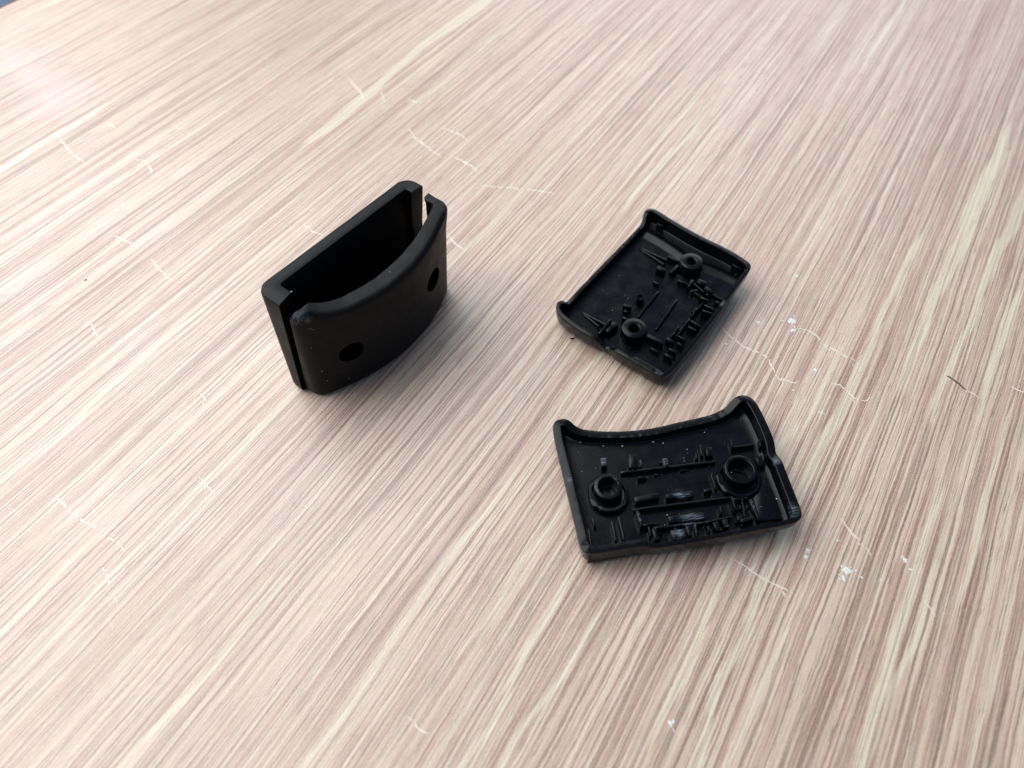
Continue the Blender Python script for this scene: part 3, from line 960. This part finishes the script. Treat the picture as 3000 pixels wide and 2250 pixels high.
cache = {}
def rear(k, z, inner):
    key = ("r", round(z, 3), inner)
    if key not in cache:
        cache[key] = rear_path(z, inner)
    return cache[key][k]
KR = len(rear_path(0, False)) - 1
hs = [0.0, 0.12, 0.40, 0.9, 1.7, 4, 8, 12, 16, 20, 24, 28]
lo = [((lambda zt, h=h: h), i) for h, i in zip(hs, (1.5, 1.0, 0.5, 0.18, 0, 0, 0, 0, 0, 0, 0, 0))] + [(lambda zt: zt - 0.7, 0), (lambda zt: zt - 0.2, 0.18), (lambda zt: zt, 0.65)]
li = [((lambda zt, h=h: h), 0) for h in hs] + [(lambda zt: zt - 0.3, 0), (lambda zt: zt - 0.07, 0.04), (lambda zt: zt, 0.16)]
bm = ribbon_bm(lambda k, z: rear(k, z, False), lambda k, z: rear(k, z, True), KR, lo, li, lambda k: 31.5 + 0.06 * n1(k * .6, 2))
mid = [((rear(k, 0, False)[0] + rear(k, 0, True)[0]) / 2, (rear(k, 0, False)[1] + rear(k, 0, True)[1]) / 2 + (0.15 if k in (0, KR) else 0)) for k in range(KR + 1)]
slab(bm, mid, 0.3, 2.6)
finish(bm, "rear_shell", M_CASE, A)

# front half: bowed outwards, rim dipping between two horns, leaning off the rear half at the top
ZR_S = [-1, 3.0, 4.2, 6.5, 10, 20, 30, 36, 40, 43, 48]
ZR_Z = [29.7, 29.6, 28.4, 27.2, 26.5, 26.1, 26.7, 27.6, 28.8, 30.0, 30.1]
def tout(s, z):
    k = z / 30
    te = lerp(1.5 * k, 1 + 2.5 * k, s / 46)
    fl = 0.8 * max(0.0, (z - 24) / 6) ** 1.5 * (s / 46) ** 2
    return te + (6.3 - .3 * k) * (1 - ((s - 23) / 23) ** 2) + fl
def mate_front(z, right):
    if right:
        return float(np.interp(z, [0, 12, 20, 26, 30], [4.35, 3.6, 2.6, 2.1, 2.6]))
    return lerp(4.35, -0.3, z / 30)
def front_path(z, inner):
    ml, mr = mate_front(z, False), mate_front(z, True)
    P = []
    def bez(a, b, c, n, skip=False):
        for t in np.linspace(0, 1, n)[1 if skip else 0:]:
            P.append(((1 - t) ** 2 * a[0] + 2 * t * (1 - t) * b[0] + t * t * c[0], (1 - t) ** 2 * a[1] + 2 * t * (1 - t) * b[1] + t * t * c[1]))
    if not inner:
        jr = 0.25 * n1(z * 1.7, 5) * (1 if z > 12 else 0)
        for f in np.linspace(0, 1, 5)[:-1]:
            P.append((-0.2, lerp(ml, min(ml - .1, -tout(0, z) + 2.2), f)))
        bez((-0.2, min(ml - .1, -tout(0, z) + 2.2)), (-0.2, -tout(0.1, z)), (3.0, -tout(3.0, z)), 9)
        for s in np.linspace(3.0, 43.2, 34)[1:-1]:
            P.append((s, -tout(s, z)))
        bez((43.2, -tout(43.2, z)), (46.3, -tout(46.0, z)), (46.3, min(mr - .1, -tout(46, z) + 2.4)), 9)
        for f in np.linspace(0, 1, 5)[1:]:
            P.append((46.3, lerp(min(mr - .1, -tout(46, z) + 2.4), mr + (jr if f == 1 else 0), f)))
    else:
        def yin(s):
            return -tout(s, z) + 4.0 + 0.7 * math.sin(math.pi * s / 46)
        l, r = 3.3, 43.0 + 1.0 * max(0.0, (z - 26) / 4)
        mr = float(np.interp(z, [0, 12, 20, 26, 28.5, 30.2], [4.3, 3.4, 1.2, 0.8, 1.2, 2.2])) + (0.35 * n1(z * 1.9, 3) if z > 15 else 0)
        for f in np.linspace(0, 1, 5)[:-1]:
            P.append((l, lerp(ml, min(ml - .05, yin(l) + 1.0), f)))
        bez((l, min(ml - .05, yin(l) + 1.0)), (l, min(ml - .1, yin(l))), (l + 2.0, min(ml - .12, yin(l + 2))), 9)
        for s in np.linspace(l + 2, r - 2, 34)[1:-1]:
            P.append((s, min(yin(s), ml - .12 + s * 0.02)))
        bez((r - 2, min(mr - .12, yin(r - 2))), (r, min(mr - .1, yin(r))), (r, min(mr - .05, yin(r) + 1.0)), 9)
        for f in np.linspace(0, 1, 5)[1:]:
            P.append((r + 0.3 * n1(z * 2.1, 8), lerp(min(mr - .05, yin(r) + 1.0), mr, f)))
    return P
def front(k, z, inner):
    key = ("f", round(z, 3), inner)
    if key not in cache:
        cache[key] = front_path(z, inner)
    return cache[key][k]
KF = len(front_path(0, False)) - 1
def ztop(k):
    s = front(k, 28.0, False)[0]
    return float(np.interp(s, ZR_S, ZR_Z)) + 0.16 * n1(k * 0.9, 4) + 0.14 * n1(k * 2.3, 6)
hs = [0.0, 0.12, 0.40, 0.9, 1.7, 4, 8, 12, 16, 20, 23]
lo = [((lambda zt, h=h: h), i) for h, i in zip(hs, (1.5, 1.0, 0.5, 0.18, 0, 0, 0, 0, 0, 0, 0))] + [(lambda zt: zt - 1.5, 0), (lambda zt: zt - 0.95, 0.10), (lambda zt: zt - 0.5, 0.34), (lambda zt: zt - 0.18, 0.75), (lambda zt: zt, 1.45)]
li = [((lambda zt, h=h: h), 0) for h in hs] + [(lambda zt: zt - 1.5, 0), (lambda zt: zt - 0.9, 0), (lambda zt: zt - 0.45, 0), (lambda zt: zt - 0.14, 0.05), (lambda zt: zt, 0.2)]
bm = ribbon_bm(lambda k, z: front(k, z, False), lambda k, z: front(k, z, True), KF, lo, li, ztop, lambda k: float(np.interp(k, [0, 3, 9, KF - 9, KF - 4, KF], [0.5, 0.8, 1, 1, 0.5, 0.15])))
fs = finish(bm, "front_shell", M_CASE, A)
# two screw holes bored through the front wall
HOLES = [(9.0, 12.5, 2.9), (36.0, 14.7, 3.1)]
cut = bmesh.new()
for (s, z, r) in HOLES:
    m = Matrix.Translation((s, -tout(s, z) + 1.0, z)) @ Matrix.Rotation(math.pi / 2, 4, "X")
    bmesh.ops.create_cone(cut, cap_ends=True, segments=48, radius1=r, radius2=r, depth=10.0, matrix=m)
cutter = finish(cut, "cutter", None)
cutter.parent = A
bpy.context.view_layer.update()
md = fs.modifiers.new("bore", "BOOLEAN")
md.operation = "DIFFERENCE"
md.solver = "EXACT"
md.object = cutter
dg = bpy.context.evaluated_depsgraph_get()
new = bpy.data.meshes.new_from_object(fs.evaluated_get(dg))
fs.modifiers.clear()
old = fs.data
bm = bmesh.new()
bm.from_mesh(new)
bmesh.ops.scale(bm, vec=(1000, 1000, 1000), verts=bm.verts[:])
mid = [((front(k, 0, False)[0] + front(k, 0, True)[0]) / 2, (front(k, 0, False)[1] + front(k, 0, True)[1]) / 2 - (0.15 if k in (0, KF) else 0)) for k in range(KF + 1)]
slab(bm, mid, 0.3, 2.6)
bmesh.ops.recalc_face_normals(bm, faces=bm.faces[:])
bmesh.ops.scale(bm, vec=(MM, MM, MM), verts=bm.verts[:])
me = bpy.data.meshes.new("front_shell")
bm.to_mesh(me)
bm.free()
for p in me.polygons:
    p.use_smooth = True
me.set_sharp_from_angle(angle=math.radians(35))
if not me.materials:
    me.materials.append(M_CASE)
fs.data = me
bpy.data.objects.remove(cutter)
# the blind sleeves behind the holes
for (s, z, r) in HOLES:
    y0 = -tout(s, z) + 2.0
    b2 = lathe_bm(0, 0, [(r + .9, 0), (r + .9, 6.0), (0.8, 6.0), (0.8, 3.4), (r + .02, 3.2), (r + .02, 0)], 40, close_first=False, close_last=False)
    bmesh.ops.transform(b2, matrix=Matrix.Translation((s, y0, z)) @ Matrix.Rotation(-math.pi / 2, 4, "X"), verts=b2.verts[:])
    finish(b2, "screw_post", M_CASE, A)
rr = random.Random(21)
D = []
for (s, z) in ((1.9, 25.6), (2.3, 25.2), (2.7, 24.7), (1.4, 19.2), (1.9, 10.2), (2.1, 9.9), (2.5, 6.0), (7.0, 3.8)):
    D.append((s, -tout(s, z) - 0.0, z, rr.uniform(.08, .15)))
dust(A, D + [(24.0, -tout(24, 25.9) + 3.2, 26.1, .3), (26, -tout(26, 25.9) + 3.3, 26.2, .15), (4.0, 3.0, 31.5, .18)], M_DUST, 6)
